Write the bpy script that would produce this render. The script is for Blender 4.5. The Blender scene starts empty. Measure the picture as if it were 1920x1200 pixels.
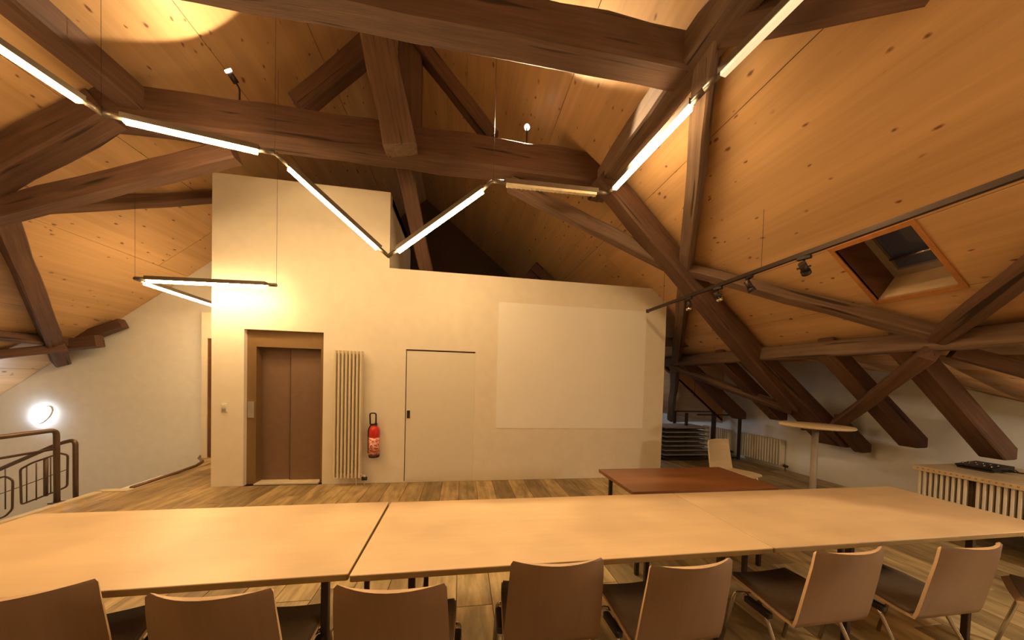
import bpy, math, random
from mathutils import Vector, Matrix
random.seed(7)
S = bpy.context.scene
COL = S.collection

# ------------------------------------------------------------------ camera, world, exposure
F_PX, YAW, PITCH, ROLL, PY, EYE = 596.7, .15723, -.02345, .02667, 726.9, 1.63
_f = Vector((math.sin(YAW)*math.cos(PITCH), math.cos(YAW)*math.cos(PITCH), math.sin(PITCH)))
_r = Vector((math.cos(YAW), -math.sin(YAW), 0)); _u = _r.cross(_f)
CR = math.cos(ROLL)*_r + math.sin(ROLL)*_u
CU = -math.sin(ROLL)*_r + math.cos(ROLL)*_u
cd = bpy.data.cameras.new('camera'); cam = bpy.data.objects.new('camera', cd); COL.objects.link(cam)
cam.matrix_world = Matrix(((CR.x, CU.x, -_f.x, 0), (CR.y, CU.y, -_f.y, 0), (CR.z, CU.z, -_f.z, EYE), (0, 0, 0, 1)))
cd.sensor_width = 36; cd.lens = F_PX/1920*36; cd.shift_y = (PY-600)/1920; cd.clip_start = .02
S.camera = cam
S.view_settings.view_transform = 'Standard'; S.view_settings.look = 'None'
S.view_settings.gamma = 1; S.view_settings.use_curve_mapping = False
S.view_settings.exposure = 0.42
W = bpy.data.worlds.new('night'); S.world = W; W.use_nodes = True
W.node_tree.nodes['Background'].inputs[0].default_value = (.25, .3, .5, 1)
W.node_tree.nodes['Background'].inputs[1].default_value = .008
TUBE = 68.0          # strength of the warm tubes
WARM = (1.0, .64, .29)
SPOT_W = 34.0
COOL = (.80, .90, 1.0)

# ------------------------------------------------------------------ measuring helpers (a sight line met with a real plane)
O = Vector((0, 0, EYE))
def ray(x, y): return CR*((x-960)/F_PX) - CU*((y-PY)/F_PX) + _f
def hit(x, y, n, c):
    d = ray(x, y); n = Vector(n); return O + d*((c-n.dot(O))/n.dot(d))
def onX(x, y, v): return hit(x, y, (1, 0, 0), v)
def onY(x, y, v): return hit(x, y, (0, 1, 0), v)
def onZ(x, y, v): return hit(x, y, (0, 0, 1), v)
B, CRR, CLL = .8, 5.84, 7.6         # roof slopes: z = 5.84 - .8 x  and  z = 7.6 + .8 x
RX = (CRR-CLL)/(2*B); RZ = CRR - B*RX
K = math.sqrt(1+B*B)
NR = Vector((-B, 0, -1))/K; NL = Vector((B, 0, -1))/K      # normals into the room
def onR(x, y, off=0): return hit(x, y, (B, 0, 1), CRR-off*K)
def onL(x, y, off=0): return hit(x, y, (-B, 0, 1), CLL-off*K)
def zR(x): return CRR-B*x

# ------------------------------------------------------------------ materials
def nodes(name):
    m = bpy.data.materials.new(name); m.use_nodes = True
    nt = m.node_tree; b = nt.nodes['Principled BSDF']
    return m, nt, b
def nd(nt, t, **kw):
    n = nt.nodes.new(t)
    for k, v in kw.items(): setattr(n, k, v)
    return n
def L(nt, a, b): nt.links.new(a, b)
def c4(c): return (c[0], c[1], c[2], 1)
def ramp(nt, fac, stops):
    r = nd(nt, 'ShaderNodeValToRGB'); e = r.color_ramp.elements
    while len(e) < len(stops): e.new(.5)
    for i, (p, c) in enumerate(stops): e[i].position = p; e[i].color = c4(c)
    L(nt, fac, r.inputs[0]); return r.outputs[0]
def mix(nt, fac, a, b, mode='MIX'):
    m = nd(nt, 'ShaderNodeMix', data_type='RGBA', blend_type=mode)
    if isinstance(fac, (int, float)): m.inputs[0].default_value = fac
    else: L(nt, fac, m.inputs[0])
    for i, v in ((6, a), (7, b)):
        if isinstance(v, tuple): m.inputs[i].default_value = c4(v)
        else: L(nt, v, m.inputs[i])
    return m.outputs[2]
def coords(nt, scale=(1, 1, 1), rnd=False):
    tc = nd(nt, 'ShaderNodeTexCoord'); mp = nd(nt, 'ShaderNodeMapping')
    mp.inputs['Scale'].default_value = scale
    if rnd:
        oi = nd(nt, 'ShaderNodeObjectInfo'); ml = nd(nt, 'ShaderNodeMath', operation='MULTIPLY'); ml.inputs[1].default_value = 37
        L(nt, oi.outputs['Random'], ml.inputs[0])
        ad = nd(nt, 'ShaderNodeVectorMath', operation='ADD'); L(nt, tc.outputs['Object'], ad.inputs[0]); L(nt, ml.outputs[0], ad.inputs[1])
        L(nt, ad.outputs[0], mp.inputs[0])
    else: L(nt, tc.outputs['Object'], mp.inputs[0])
    return mp.outputs[0]
def noise(nt, vec, sc, det=3, rough=.55):
    n = nd(nt, 'ShaderNodeTexNoise'); n.inputs['Scale'].default_value = sc; n.inputs['Detail'].default_value = det
    n.inputs['Roughness'].default_value = rough; L(nt, vec, n.inputs['Vector']); return n.outputs['Fac']
def bump(nt, b, h, st, dist=.01):
    n = nd(nt, 'ShaderNodeBump'); n.inputs['Strength'].default_value = st; n.inputs['Distance'].default_value = dist
    L(nt, h, n.inputs['Height']); L(nt, n.outputs[0], b.inputs['Normal'])

def plain(name, col, rough=.5, metal=0, var=.06, bmp=0, sc=12):
    m, nt, b = nodes(name); b.inputs['Roughness'].default_value = rough; b.inputs['Metallic'].default_value = metal
    v = coords(nt); n = noise(nt, v, sc)
    d = tuple(x*(1-var*2) for x in col); u = tuple(min(1, x*(1+var)) for x in col)
    L(nt, ramp(nt, n, [(.3, d), (.7, u)]), b.inputs['Base Color'])
    if bmp: bump(nt, b, noise(nt, v, sc*8), bmp, .004)
    return m
def glow(name, col, st):
    m, nt, b = nodes(name); b.inputs['Base Color'].default_value = (.8, .8, .8, 1)
    b.inputs['Emission Color'].default_value = c4(col); b.inputs['Emission Strength'].default_value = st; return m
def grain_wood(name, dark, light, rough=.55, st=(1.2, 22, 22), rnd=True, bmp=.3, crack=False, tone=.0):
    m, nt, b = nodes(name); b.inputs['Roughness'].default_value = rough
    v = coords(nt, st, rnd); n = noise(nt, v, 1.3, 6, .65)
    c = ramp(nt, n, [(.25, dark), (.75, light)])
    v2 = coords(nt, (1, 1, 1), rnd); n2 = noise(nt, v2, 1.6, 2)
    c = mix(nt, .55, c, ramp(nt, n2, [(.3, (.62, .58, .56)), (.7, (1.15, 1.12, 1.1))]), 'MULTIPLY')
    h = n
    if crack:
        v3 = coords(nt, (.7, 14, 14), rnd); n3 = noise(nt, v3, 1.1, 2, .4)
        k = nd(nt, 'ShaderNodeMapRange'); k.inputs[1].default_value = .29; k.inputs[2].default_value = .34; L(nt, n3, k.inputs[0])
        c = mix(nt, k.outputs[0], tuple(x*.35 for x in dark), c)
        ml = nd(nt, 'ShaderNodeMath', operation='MULTIPLY'); L(nt, n, ml.inputs[0]); L(nt, k.outputs[0], ml.inputs[1]); h = ml.outputs[0]
    if tone:
        oi = nd(nt, 'ShaderNodeObjectInfo')
        c = mix(nt, 1.0, c, ramp(nt, oi.outputs['Random'], [(0, (1-tone,)*3), (.5, (1, .98, .95)), (1, (1+tone, 1+tone*.9, 1+tone*.7))]), 'MULTIPLY')
    L(nt, c, b.inputs['Base Color']); bump(nt, b, h, bmp, .008); return m

def pine(name):
    # three-layer pine sheet: fine grain along local Y, dark knots of its own
    m, nt, b = nodes(name); b.inputs['Roughness'].default_value = .42
    v = coords(nt, (16, .7, 16), True); n = noise(nt, v, 1.2, 5, .6)
    c = ramp(nt, n, [(.2, (.55, .34, .165)), (.8, (.70, .465, .245))])
    bw = coords(nt, (7, .12, 1), True); nb = noise(nt, bw, 1, 0)
    c = mix(nt, .5, c, ramp(nt, nb, [(.35, (.82, .80, .76)), (.65, (1.08, 1.06, 1.02))]), 'MULTIPLY')
    for sc, thr, keep, off in ((8.0, .115, .60, 0), (5.2, .10, .30, 3.3), (3.2, .085, .50, 7.7)):
        kv = coords(nt, (1.35, .72, 1), True)
        ad = nd(nt, 'ShaderNodeVectorMath', operation='ADD'); ad.inputs[1].default_value = (off, off*2, 0); L(nt, kv, ad.inputs[0])
        nz = nd(nt, 'ShaderNodeTexNoise'); nz.inputs['Scale'].default_value = 14; L(nt, ad.outputs[0], nz.inputs['Vector'])
        sb = nd(nt, 'ShaderNodeVectorMath', operation='MULTIPLY_ADD'); L(nt, nz.outputs['Color'], sb.inputs[0]); sb.inputs[1].default_value = (.05, .05, 0); L(nt, ad.outputs[0], sb.inputs[2])
        sx = nd(nt, 'ShaderNodeVectorMath', operation='MULTIPLY'); L(nt, sb.outputs[0], sx.inputs[0]); sx.inputs[1].default_value = (1, 1, 0)
        vo = nd(nt, 'ShaderNodeTexVoronoi'); vo.inputs['Scale'].default_value = sc; L(nt, sx.outputs[0], vo.inputs['Vector'])
        dr = nd(nt, 'ShaderNodeMapRange'); dr.inputs[1].default_value = thr*.55; dr.inputs[2].default_value = thr*1.3
        dr.inputs[3].default_value = 1; dr.inputs[4].default_value = 0; L(nt, vo.outputs['Distance'], dr.inputs[0])
        sp = nd(nt, 'ShaderNodeSeparateColor'); L(nt, vo.outputs['Color'], sp.inputs[0])
        gt = nd(nt, 'ShaderNodeMath', operation='GREATER_THAN'); gt.inputs[1].default_value = keep; L(nt, sp.outputs[0], gt.inputs[0])
        ml = nd(nt, 'ShaderNodeMath', operation='MULTIPLY'); L(nt, dr.outputs[0], ml.inputs[0]); L(nt, gt.outputs[0], ml.inputs[1])
        m2 = nd(nt, 'ShaderNodeMath', operation='MULTIPLY'); L(nt, ml.outputs[0], m2.inputs[0]); m2.inputs[1].default_value = .85
        c = mix(nt, m2.outputs[0], c, (.12, .036, .015))
    L(nt, c, b.inputs['Base Color']); bump(nt, b, n, .12, .004); return m

def parquet(name):
    m, nt, b = nodes(name); b.inputs['Roughness'].default_value = .5
    v = coords(nt, (18, 1.1, 18), True); n = noise(nt, v, 1.2, 5, .6)
    c = ramp(nt, n, [(.2, (.30, .225, .115)), (.8, (.49, .39, .225))])
    v3 = coords(nt, (5, 1.1, 1), True); n3 = noise(nt, v3, 2.2, 3, .6)
    c = mix(nt, .9, c, ramp(nt, n3, [(.32, (.55, .52, .48)), (.66, (1.25, 1.22, 1.15))]), 'MULTIPLY')
    oi = nd(nt, 'ShaderNodeObjectInfo')
    c = mix(nt, 1.0, c, ramp(nt, oi.outputs['Random'], [(0, (.62, .58, .52)), (.5, (1, .96, .88)), (1, (1.3, 1.28, 1.2))]), 'MULTIPLY')
    L(nt, c, b.inputs['Base Color']); bump(nt, b, n, .15, .004); return m

def glass(name):
    m, nt, b = nodes(name); b.inputs['Base Color'].default_value = (.6, .65, .8, 1); b.inputs['Roughness'].default_value = .04
    b.inputs['Transmission Weight'].default_value = .9; b.inputs['IOR'].default_value = 1.45; return m

def ext_label(name):
    m, nt, b = nodes(name); b.inputs['Roughness'].default_value = .4
    n = noise(nt, coords(nt, (1, 1, 1.6)), 34, 2)
    L(nt, ramp(nt, n, [(.47, (.62, .07, .04)), (.54, (.78, .62, .52))]), b.inputs['Base Color']); return m

M = dict(
    plaster=plain('warm_white_plaster', (.80, .745, .63), .85, var=.02, bmp=.12, sc=7),
    plaster_grey=plain('cool_white_plaster', (.84, .85, .84), .85, var=.02, bmp=.1, sc=7),
    screen=plain('matt_screen_paint', (.88, .86, .80), .8, var=.008, sc=3),
    door_white=plain('white_lacquer', (.76, .72, .62), .45, var=.01),
    pine=pine('knotty_pine_panel'),
    lining=plain('dark_roof_lining', (.10, .055, .025), .8),
    old_oak=grain_wood('old_dark_oak', (.075, .038, .024), (.175, .092, .056), .72, crack=True, bmp=.6),
    old_oak_grey=grain_wood('weathered_grey_oak', (.11, .066, .043), (.235, .155, .108), .75, crack=True, bmp=.6),
    parquet=parquet('mottled_parquet'),
    slab=plain('dark_subfloor', (.09, .06, .035), .8),
    stone=plain('pale_stair_edge', (.66, .58, .42), .6),
    beech=grain_wood('beech_laminate', (.66, .49, .29), (.74, .57, .35), .38, st=(1.0, 9, 9), rnd=True, bmp=.03),
    beech_edge=plain('olive_table_edge', (.26, .17, .06), .5),
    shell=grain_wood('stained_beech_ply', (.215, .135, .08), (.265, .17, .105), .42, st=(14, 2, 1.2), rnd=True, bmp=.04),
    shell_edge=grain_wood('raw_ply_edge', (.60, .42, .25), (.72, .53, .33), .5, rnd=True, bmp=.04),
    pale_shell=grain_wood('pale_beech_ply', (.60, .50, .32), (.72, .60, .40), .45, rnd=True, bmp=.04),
    redwood=grain_wood('reddish_brown_top', (.15, .058, .020), (.26, .11, .042), .3, st=(1.2, 12, 12), bmp=.04),
    fabric=plain('dark_brown_upholstery', (.12, .085, .055), .6, bmp=.4, sc=40),
    chrome=plain('chrome_tube', (.62, .58, .55), .18, 1, var=.02),
    darkmetal=plain('dark_painted_steel', (.06, .042, .035), .4, .6),
    railmetal=plain('bronze_grey_rail', (.15, .105, .08), .4, .6),
    alu=plain('dull_aluminium_profile', (.16, .13, .10), .45, .5),
    louvre=plain('cream_louvre', (.85, .78, .6), .5),
    black=plain('black_plastic', (.015, .012, .012), .45),
    lift_frame=plain('bronze_lift_frame', (.28, .18, .085), .38, .45, var=.03),
    lift_door=plain('brown_lift_door', (.235, .15, .10), .45, .35, var=.03),
    radiator=plain('cream_radiator_enamel', (.74, .66, .50), .4, var=.01),
    white_bar=plain('white_slat_paint', (.72, .68, .60), .5, var=.02),
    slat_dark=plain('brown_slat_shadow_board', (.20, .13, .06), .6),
    red=plain('fire_red_paint', (.62, .03, .02), .3),
    ext_label=ext_label('red_and_white_label'),
    grey=plain('grey_plastic', (.32, .28, .24), .5),
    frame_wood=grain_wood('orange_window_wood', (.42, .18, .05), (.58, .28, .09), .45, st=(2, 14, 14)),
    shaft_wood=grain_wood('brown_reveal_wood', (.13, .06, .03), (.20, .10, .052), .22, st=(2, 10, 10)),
    glass=glass('skylight_glass'),
    tube=glow('lit_tube', WARM, TUBE), fill_tube=glow('neutral_fill_tube', (1, .80, .55), 300), passage_fill_tube=glow('passage_fill_tube', (.9, .92, 1), 60), dim=glow('half_lit_louvre', (1.0, .72, .40), .62),  # the neutral and passage tubes serve only added, unseen fill lamps
    globe=glow('spot_lens', (1, .88, .62), 9), cool=glow('cool_wall_lamp', COOL, 34),
)

# ------------------------------------------------------------------ mesh building
class MB:
    def __init__(s): s.v = []; s.f = []; s.sm = []
    def quad(s, pts, smooth=False):
        i = len(s.v); s.v += [Vector(p) for p in pts]; s.f.append(tuple(range(i, i+len(pts)))); s.sm.append(smooth); return s
    def box(s, x0, x1, y0, y1, z0, z1):
        i = len(s.v)
        s.v += [Vector(p) for p in ((x0,y0,z0),(x1,y0,z0),(x1,y1,z0),(x0,y1,z0),(x0,y0,z1),(x1,y0,z1),(x1,y1,z1),(x0,y1,z1))]
        for q in ((0,3,2,1),(4,5,6,7),(0,1,5,4),(1,2,6,5),(2,3,7,6),(3,0,4,7)): s.f.append(tuple(i+k for k in q)); s.sm.append(False)
        return s
    def rbox(s, x0, x1, y0, y1, z0, z1, r=.01):
        # box with its four upright edges and its rims chamfered
        n = 2; pts = []
        for cx, cy, a in ((x1-r, y1-r, 0), (x0+r, y1-r, 90), (x0+r, y0+r, 180), (x1-r, y0+r, 270)):
            for k in range(n+1):
                t = math.radians(a+90*k/n); pts.append((cx+r*math.cos(t), cy+r*math.sin(t)))
        mx, my = (x0+x1)/2, (y0+y1)/2; c = min(r*.4, (z1-z0)*.3)
        sx, sy = 1-c/max(.001, (x1-x0)/2), 1-c/max(.001, (y1-y0)/2)
        return s.loft([[(mx+(p[0]-mx)*a, my+(p[1]-my)*b, z) for p in pts] for z, a, b in ((z0, sx, sy), (z0+c, 1, 1), (z1-c, 1, 1), (z1, sx, sy))])
    def loft(s, rings, smooth=False, cap=True, closed=True):
        i0 = len(s.v); n = len(rings[0])
        for r in rings: s.v += [Vector(p) for p in r]
        for a in range(len(rings)-1):
            for k in range(n if closed else n-1):
                p = i0+a*n+k; q = i0+a*n+(k+1) % n
                s.f.append((p, q, q+n, p+n)); s.sm.append(smooth)
        if cap:
            s.f.append(tuple(reversed(range(i0, i0+n)))); s.sm.append(False)
            s.f.append(tuple(i0+(len(rings)-1)*n+k for k in range(n))); s.sm.append(False)
        return s
    def tube(s, pts, r, n=8, smooth=True, flat=1.0):
        pts = [Vector(p) for p in pts]; rings = []
        up = Vector((0, 0, 1))
        for i, p in enumerate(pts):
            d = (pts[min(i+1, len(pts)-1)]-pts[max(i-1, 0)]).normalized()
            if abs(d.dot(up)) > .95: up = Vector((1, 0, 0)) if abs(d.x) < .9 else Vector((0, 1, 0))
            a = d.cross(up).normalized(); b = a.cross(d).normalized(); up = b
            rings.append([p+a*(r*math.cos(2*math.pi*k/n))+b*(r*flat*math.sin(2*math.pi*k/n)) for k in range(n)])
        return s.loft(rings, smooth)
    def lathe(s, prof, n=24, c=(0, 0, 0), axis='Z'):
        rings = []
        for r, h in prof:
            q = []
            for k in range(n):
                a = 2*math.pi*k/n; x, y = r*math.cos(a), r*math.sin(a)
                q.append((c[0]+x, c[1]+y, c[2]+h) if axis == 'Z' else ((c[0]+x, c[1]-h, c[2]+y) if axis == 'Y' else (c[0]+h, c[1]+x, c[2]+y)))
            rings.append(q)
        return s.loft(rings, True)
    def prism(s, poly, d):
        # polygon of 3-D points extruded by the vector d
        d = Vector(d); p = [Vector(q) for q in poly]
        return s.loft([p, [q+d for q in p]])
    def build(s, name, mat, parent=None, world=False, org=None):
        vs = s.v
        if parent is not None and world:
            inv = parent.matrix_basis.inverted(); vs = [inv @ v for v in vs]
        if org is not None: org = Vector(org); vs = [v-org for v in vs]
        me = bpy.data.meshes.new(name); me.from_pydata([tuple(v) for v in vs], [], s.f)
        for p, q in zip(me.polygons, s.sm): p.use_smooth = q
        me.materials.append(M[mat] if isinstance(mat, str) else mat); me.validate(); me.update()
        import bmesh
        bm = bmesh.new(); bm.from_mesh(me); bmesh.ops.recalc_face_normals(bm, faces=bm.faces); bm.to_mesh(me); bm.free()
        o = bpy.data.objects.new(name, me); COL.objects.link(o)
        if parent is not None: o.parent = parent
        if org is not None: o.location = org
        return o
def tag(o, label, cat, group=None):
    o['label'] = label; o['category'] = cat
    if group: o['group'] = group
    return o
def thing(name, label, cat, loc=(0, 0, 0), rz=0, group=None):
    o = bpy.data.objects.new(name, None); COL.objects.link(o); o.empty_display_size = .1
    o.matrix_basis = Matrix.Translation(Vector(loc)) @ Matrix.Rotation(rz, 4, 'Z')
    o.location = loc; o.rotation_euler = (0, 0, rz)
    return tag(o, label, cat, group)
def struct(o): o['kind'] = 'structure'; return o
def stuff(o): o['kind'] = 'stuff'; return o
def dup(root, loc, rz, label, group=None):
    r = root.copy(); COL.objects.link(r); r.location = loc; r.rotation_euler = (0, 0, rz); r['label'] = label
    if group: r['group'] = group
    for ch in list(root.children):
        c = ch.copy(); COL.objects.link(c); c.parent = r
        for g in list(ch.children):
            d = g.copy(); COL.objects.link(d); d.parent = c
    return r
def arc_path(pts, r, n=4):
    # polyline with rounded corners
    pts = [Vector(p) for p in pts]; out = [pts[0]]
    for i in range(1, len(pts)-1):
        a, b, c = pts[i-1], pts[i], pts[i+1]; d1 = (a-b).normalized(); d2 = (c-b).normalized()
        rr = min(r, (a-b).length*.45, (c-b).length*.45)
        for k in range(n+1):
            t = k/n; out.append((b+d1*rr)*(1-t)**2 + b*2*t*(1-t) + (b+d2*rr)*t*t)
    return out+[pts[-1]]

# ------------------------------------------------------------------ shell: floor
WY, BX0, SX1, BX1 = 5.1, -3.49, -1.12, 3.5      # front wall plane, left edge, shaft corner, right end
SH, LH = 4.41, 3.28
KX, GY = 6.4, 7.0
EDGE, EDGE2 = -4.70, -4.42
fl = MB()
fl.box(EDGE, KX+.3, -6, 5.0, -.25, -.022)
fl.box(-9, EDGE, -6, 1.2, -.25, -.022)
fl.box(EDGE2, KX+.3, 5.0, 9.6, -.25, -.022)

floor = struct(fl.build('floor', 'slab'))
MB().prism([(EDGE2+.02, 5.5, -.2), (EDGE2+.02, 6.98, -.2), (-4.97, 6.98, -.2), (-4.88, 6.86, -.2), (-4.68, 6.62, -.2), (-4.52, 6.35, -.2), (-4.44, 6.0, -.2)], (0, 0, .2)).build('landing_board', 'parquet', floor)
PW, gap = .26, .004
rows = []; x = EDGE+.02
def plank(x0, x1, y0, y1):
    b = MB(); hx, hy = (x1-x0)/2, (y1-y0)/2
    b.loft([[(-hx, -hy, -.02), (hx, -hy, -.02), (hx, hy, -.02), (-hx, hy, -.02)],
            [(-hx, -hy, -.002), (hx, -hy, -.002), (hx, hy, -.002), (-hx, hy, -.002)],
            [(-hx+.002, -hy+.002, 0), (hx-.002, -hy+.002, 0), (hx-.002, hy-.002, 0), (-hx+.002, hy-.002, 0)]])
    o = b.build('plank', 'parquet', floor); o.location = ((x0+x1)/2, (y0+y1)/2, 0)
while x < KX-.02:
    x1 = min(x+PW, KX)
    ys = 1.0; ye = 7.0
    if x1 > BX1+.02 and x > BX1-.3: ye = 9.4
    elif x > BX0: ye = WY+.0
    if x+PW/2 < EDGE2: ye = 5.0
    cuts = [ys]; y = ys+random.uniform(.5, 1.6)
    while y < ye-.4: cuts.append(y); y += random.uniform(1.25, 1.9)
    cuts.append(ye)
    for a, b in zip(cuts, cuts[1:]): plank(x, x1-gap, a, b-gap)
    x = x1
nb = MB(); x = EDGE+.02
while x < KX-.02:
    nb.box(x, min(x+PW, KX)-gap, -5.9, .996, -.02, 0); x += PW
stuff(nb.build('plank_field', 'parquet', floor))
struct(MB().box(EDGE-.06, EDGE+.02, 1.2, 5.0, -.2, .012).box(EDGE-.06, EDGE2+.02, 4.98, 5.08, -.2, .012).build('trim_1', 'stone'))
struct(MB().tube([(EDGE2-.02, 5.08, .02), (EDGE2-.02, 5.8, .02), (EDGE2-.05, 6.2, .02), (EDGE2-.16, 6.5, .02), (EDGE2-.4, 6.75, .02), (-4.9, 6.9, .02)], .022, 6).build('trim_2', 'shaft_wood'))

# ------------------------------------------------------------------ shell: walls
def wall_grid(xs, zs, y0, y1, holes):
    b = MB()
    for i in range(len(xs)-1):
        for j in range(len(zs)-1):
            mx, mz = (xs[i]+xs[i+1])/2, (zs[j]+zs[j+1])/2
            if any(h[0] < mx < h[1] and h[2] < mz < h[3] for h in holes): continue
            b.box(xs[i], xs[i+1], y0, y1, zs[j], zs[j+1])
    return b
LIFT = (-3.08, -2.03, 0, 2.26); SLD = (-.855, .205, .015, 2.065)
struct(wall_grid([BX0, LIFT[0], LIFT[1], SX1], [0, LIFT[3], SH], WY, WY+.14, [LIFT]).build('wall_front', 'plaster'))
w = wall_grid([SX1, SLD[0], SLD[1], 3.2], [0, SLD[2], SLD[3], LH], WY, WY+.14, [SLD])
w.prism([(3.2, WY, 0), (BX1, WY, 0), (BX1, WY, zR(BX1)+.02), (3.2, WY, LH)], (0, .14, 0))
struct(w.build('wall_front', 'plaster'))
struct(MB().box(BX0, BX0+.14, WY+.14, GY, 0, SH).box(SX1-.14, SX1, WY+.14, GY, 0, SH).box(BX0, SX1, WY+.14, GY, SH-.14, SH).build('wall_shaft', 'plaster'))
struct(MB().prism([(BX1-.14, WY+.14, 0), (BX1, WY+.14, 0), (BX1, WY+.14, zR(BX1)+.02), (BX1-.14, WY+.14, zR(BX1-.14)+.02)], (0, 1.9, 0))
       .box(SX1, 3.2, WY+.14, GY, LH-.12, LH-.02).build('wall_right', 'plaster'))
# gable wall of the stairwell
gz = lambda x: CLL+B*x-.005
struct(MB().prism([(-8.6, GY, -3), (-3.0, GY, -3), (-3.0, GY, gz(-3.0)), (-8.6, GY, gz(-8.6))], (0, .2, 0)).build('wall_gable', 'plaster_grey'))
struct(MB().box(-8.8, -8.6, -6, GY+.2, -3, .9).build('wall_left', 'plaster_grey'))
struct(MB().box(EDGE, EDGE+.1, 1.2, 5.0, -3, -.25).box(EDGE, EDGE2+.1, 5.0, 5.1, -3, -.25).box(EDGE2, EDGE2+.1, 5.1, 7, -3, -.25)
       .box(-8.8, EDGE, 1.1, 1.2, -3, -.25).box(-8.8, EDGE2, 1.2, 7.1, -3.1, -3).build('wall_stairwell', 'plaster_grey'))
# knee wall under the eyebrow on the right
KT = [(-6, .715), (.4, .72), (1.6, 1.14), (2.3, 1.40), (2.69, 1.53), (3.02, 1.64), (4.05, 1.95), (4.53, 2.13), (6.95, 2.16)]
struct(MB().prism([(KX, -6, -.02)] + [(KX, y, z) for y, z in KT] + [(KX, 6.95, -.02)], (.25, 0, 0)).build('wall_right', 'plaster_grey'))
struct(MB().box(KX+.02, KX+.27, 6.95, 9.6, -.02, zR(KX)+.02).build('wall_right', 'plaster_grey'))
struct(MB().prism([(-8.6, 9.5, -.1), (7, 9.5, -.1), (7, 9.5, zR(7)), (RX, 9.5, RZ), (-8.6, 9.5, CLL-B*8.6)], (0, .2, 0)).build('wall_back', 'lining'))
struct(MB().prism([(-8.6, -6, -.1), (7, -6, -.1), (7, -6, zR(7)), (RX, -6, RZ), (-8.6, -6, CLL-B*8.6)], (0, -.2, 0)).build('wall_rear', 'plaster'))
struct(MB().box(BX0+.14, SX1-.14, 5.75, 5.85, 0, SH-.14).build('wall_shaft', 'plaster_grey'))

# ------------------------------------------------------------------ ceiling: lining plus pine panels
ceil = bpy.data.objects.new('ceiling', None); COL.objects.link(ceil); struct(ceil)
SKX, SKY = (3.575, 4.13), (2.08, 2.62)
def slopebox(side, x0, x1, y0, y1, off0, off1):
    N = NR if side > 0 else NL; c = CRR if side > 0 else CLL
    z = lambda x: c-side*B*x
    p = [Vector((x0, y0, z(x0))), Vector((x1, y0, z(x1))), Vector((x1, y1, z(x1))), Vector((x0, y1, z(x0)))]
    return [q-N*off0 for q in p], [q-N*off1 for q in p]
lin = MB()
for a in ((1, RX-.1, SKX[0]-.06, -6, 9.6), (1, SKX[1]+.005, 4.62, -6, 9.6), (1, SKX[0]-.06, SKX[1]+.005, -6, SKY[0]-.02), (1, SKX[0]-.06, SKX[1]+.005, SKY[1]+.02, 9.6),
          (1, 4.62, 6.8, 6.95, 9.6), (1, 4.62, 6.8, -6, .4), (-1, -8.9, RX+.1, -6, 9.6)):
    lin.loft(list(slopebox(*a, .022, .06)))
struct(lin.build('ceiling_lining', 'lining', ceil))
def panel(side, x0, x1, y0, y1):
    N = NR if side > 0 else NL; xm, ym = (x0+x1)/2, (y0+y1)/2; c = CRR if side > 0 else CLL
    org = Vector((xm, ym, c-side*B*xm)); U = Vector((1, 0, -side*B)).normalized(); V = Vector((0, 1, 0))
    hu, hv = (x1-x0)/2*K-.0025, (y1-y0)/2-.0025
    b = MB(); b.loft([[(-hu, -hv, .02), (hu, -hv, .02), (hu, hv, .02), (-hu, hv, .02)], [(-hu, -hv, .0015), (hu, -hv, .0015), (hu, hv, .0015), (-hu, hv, .0015)],
                      [(-hu+.0015, -hv+.0015, 0), (hu-.0015, -hv+.0015, 0), (hu-.0015, hv-.0015, 0), (-hu+.0015, hv-.0015, 0)]])
    o = b.build('panel', 'pine', ceil)
    T = -N
    m = Matrix(((U.x, V.x, T.x, org.x), (U.y, V.y, T.y, org.y), (U.z, V.z, T.z, org.z), (0, 0, 0, 1)))
    o.matrix_basis = m; return o
xs = [RX, -.02, 1.12, 2.3, SKX[0]-.02, SKX[1]+.02, 4.62]
for i, (a, b) in enumerate(zip(xs, xs[1:])):
    if i == 4: cs = [-6, -2.5, SKY[0]-.02, None, SKY[1]+.02, 6.9, 9.5]
    else:
        st = random.uniform(-4.5, -2); cs = [-6]+[st+4.9*k for k in range(3)]+[9.5]
    for p, q in zip(cs, cs[1:]):
        if p is not None and q is not None: panel(1, a, b, p, q)
for a, b in ((4.62, 5.6), (5.6, 6.7)):
    panel(1, a, b, 6.95, 9.5); panel(1, a, b, -6, -1.6); panel(1, a, b, -1.6, .4)
xl = [-8.6, -7.5, -6.35, -5.2, -4.05, -2.9, -2.0, RX]
for a, b in zip(xl, xl[1:]):
    st = random.uniform(-4.5, -2); cs = [-6]+[st+4.9*k for k in range(3)]+[9.5]
    for p, q in zip(cs, cs[1:]): panel(-1, a, b, p, q)
# flatter eyebrow soffit between the purlin and the knee wall, with its end cheek
eb = MB(); ys = [.4, 1.6, 2.3, 2.69, 3.02, 3.5, 4.05, 4.53, 5.5, 6.95]
def kt(y):
    for (a, za), (b, zb) in zip(KT, KT[1:]):
        if a <= y <= b: return za+(zb-za)*(y-a)/(b-a)
for p, q in zip(ys, ys[1:]):
    n = 5
    for k in range(n):
        def P(y, t):
            z0, z1 = zR(4.60), kt(y); x = 4.60+(KX+.02-4.60)*t
            zr = zR(x); sag = (zr-(z0+(z1-z0)*t))*(1-t)*.12
            return Vector((x, y, z0+(z1-z0)*t+sag))
        a = [P(p, k/n), P(p, (k+1)/n), P(q, (k+1)/n), P(q, k/n)]
        eb.quad(a, True)
ceb = eb.build('ceiling', 'pine'); struct(ceb)
mo = ceb.modifiers.new('thickness', 'SOLIDIFY'); mo.thickness = .02; mo.offset = 1
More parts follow.
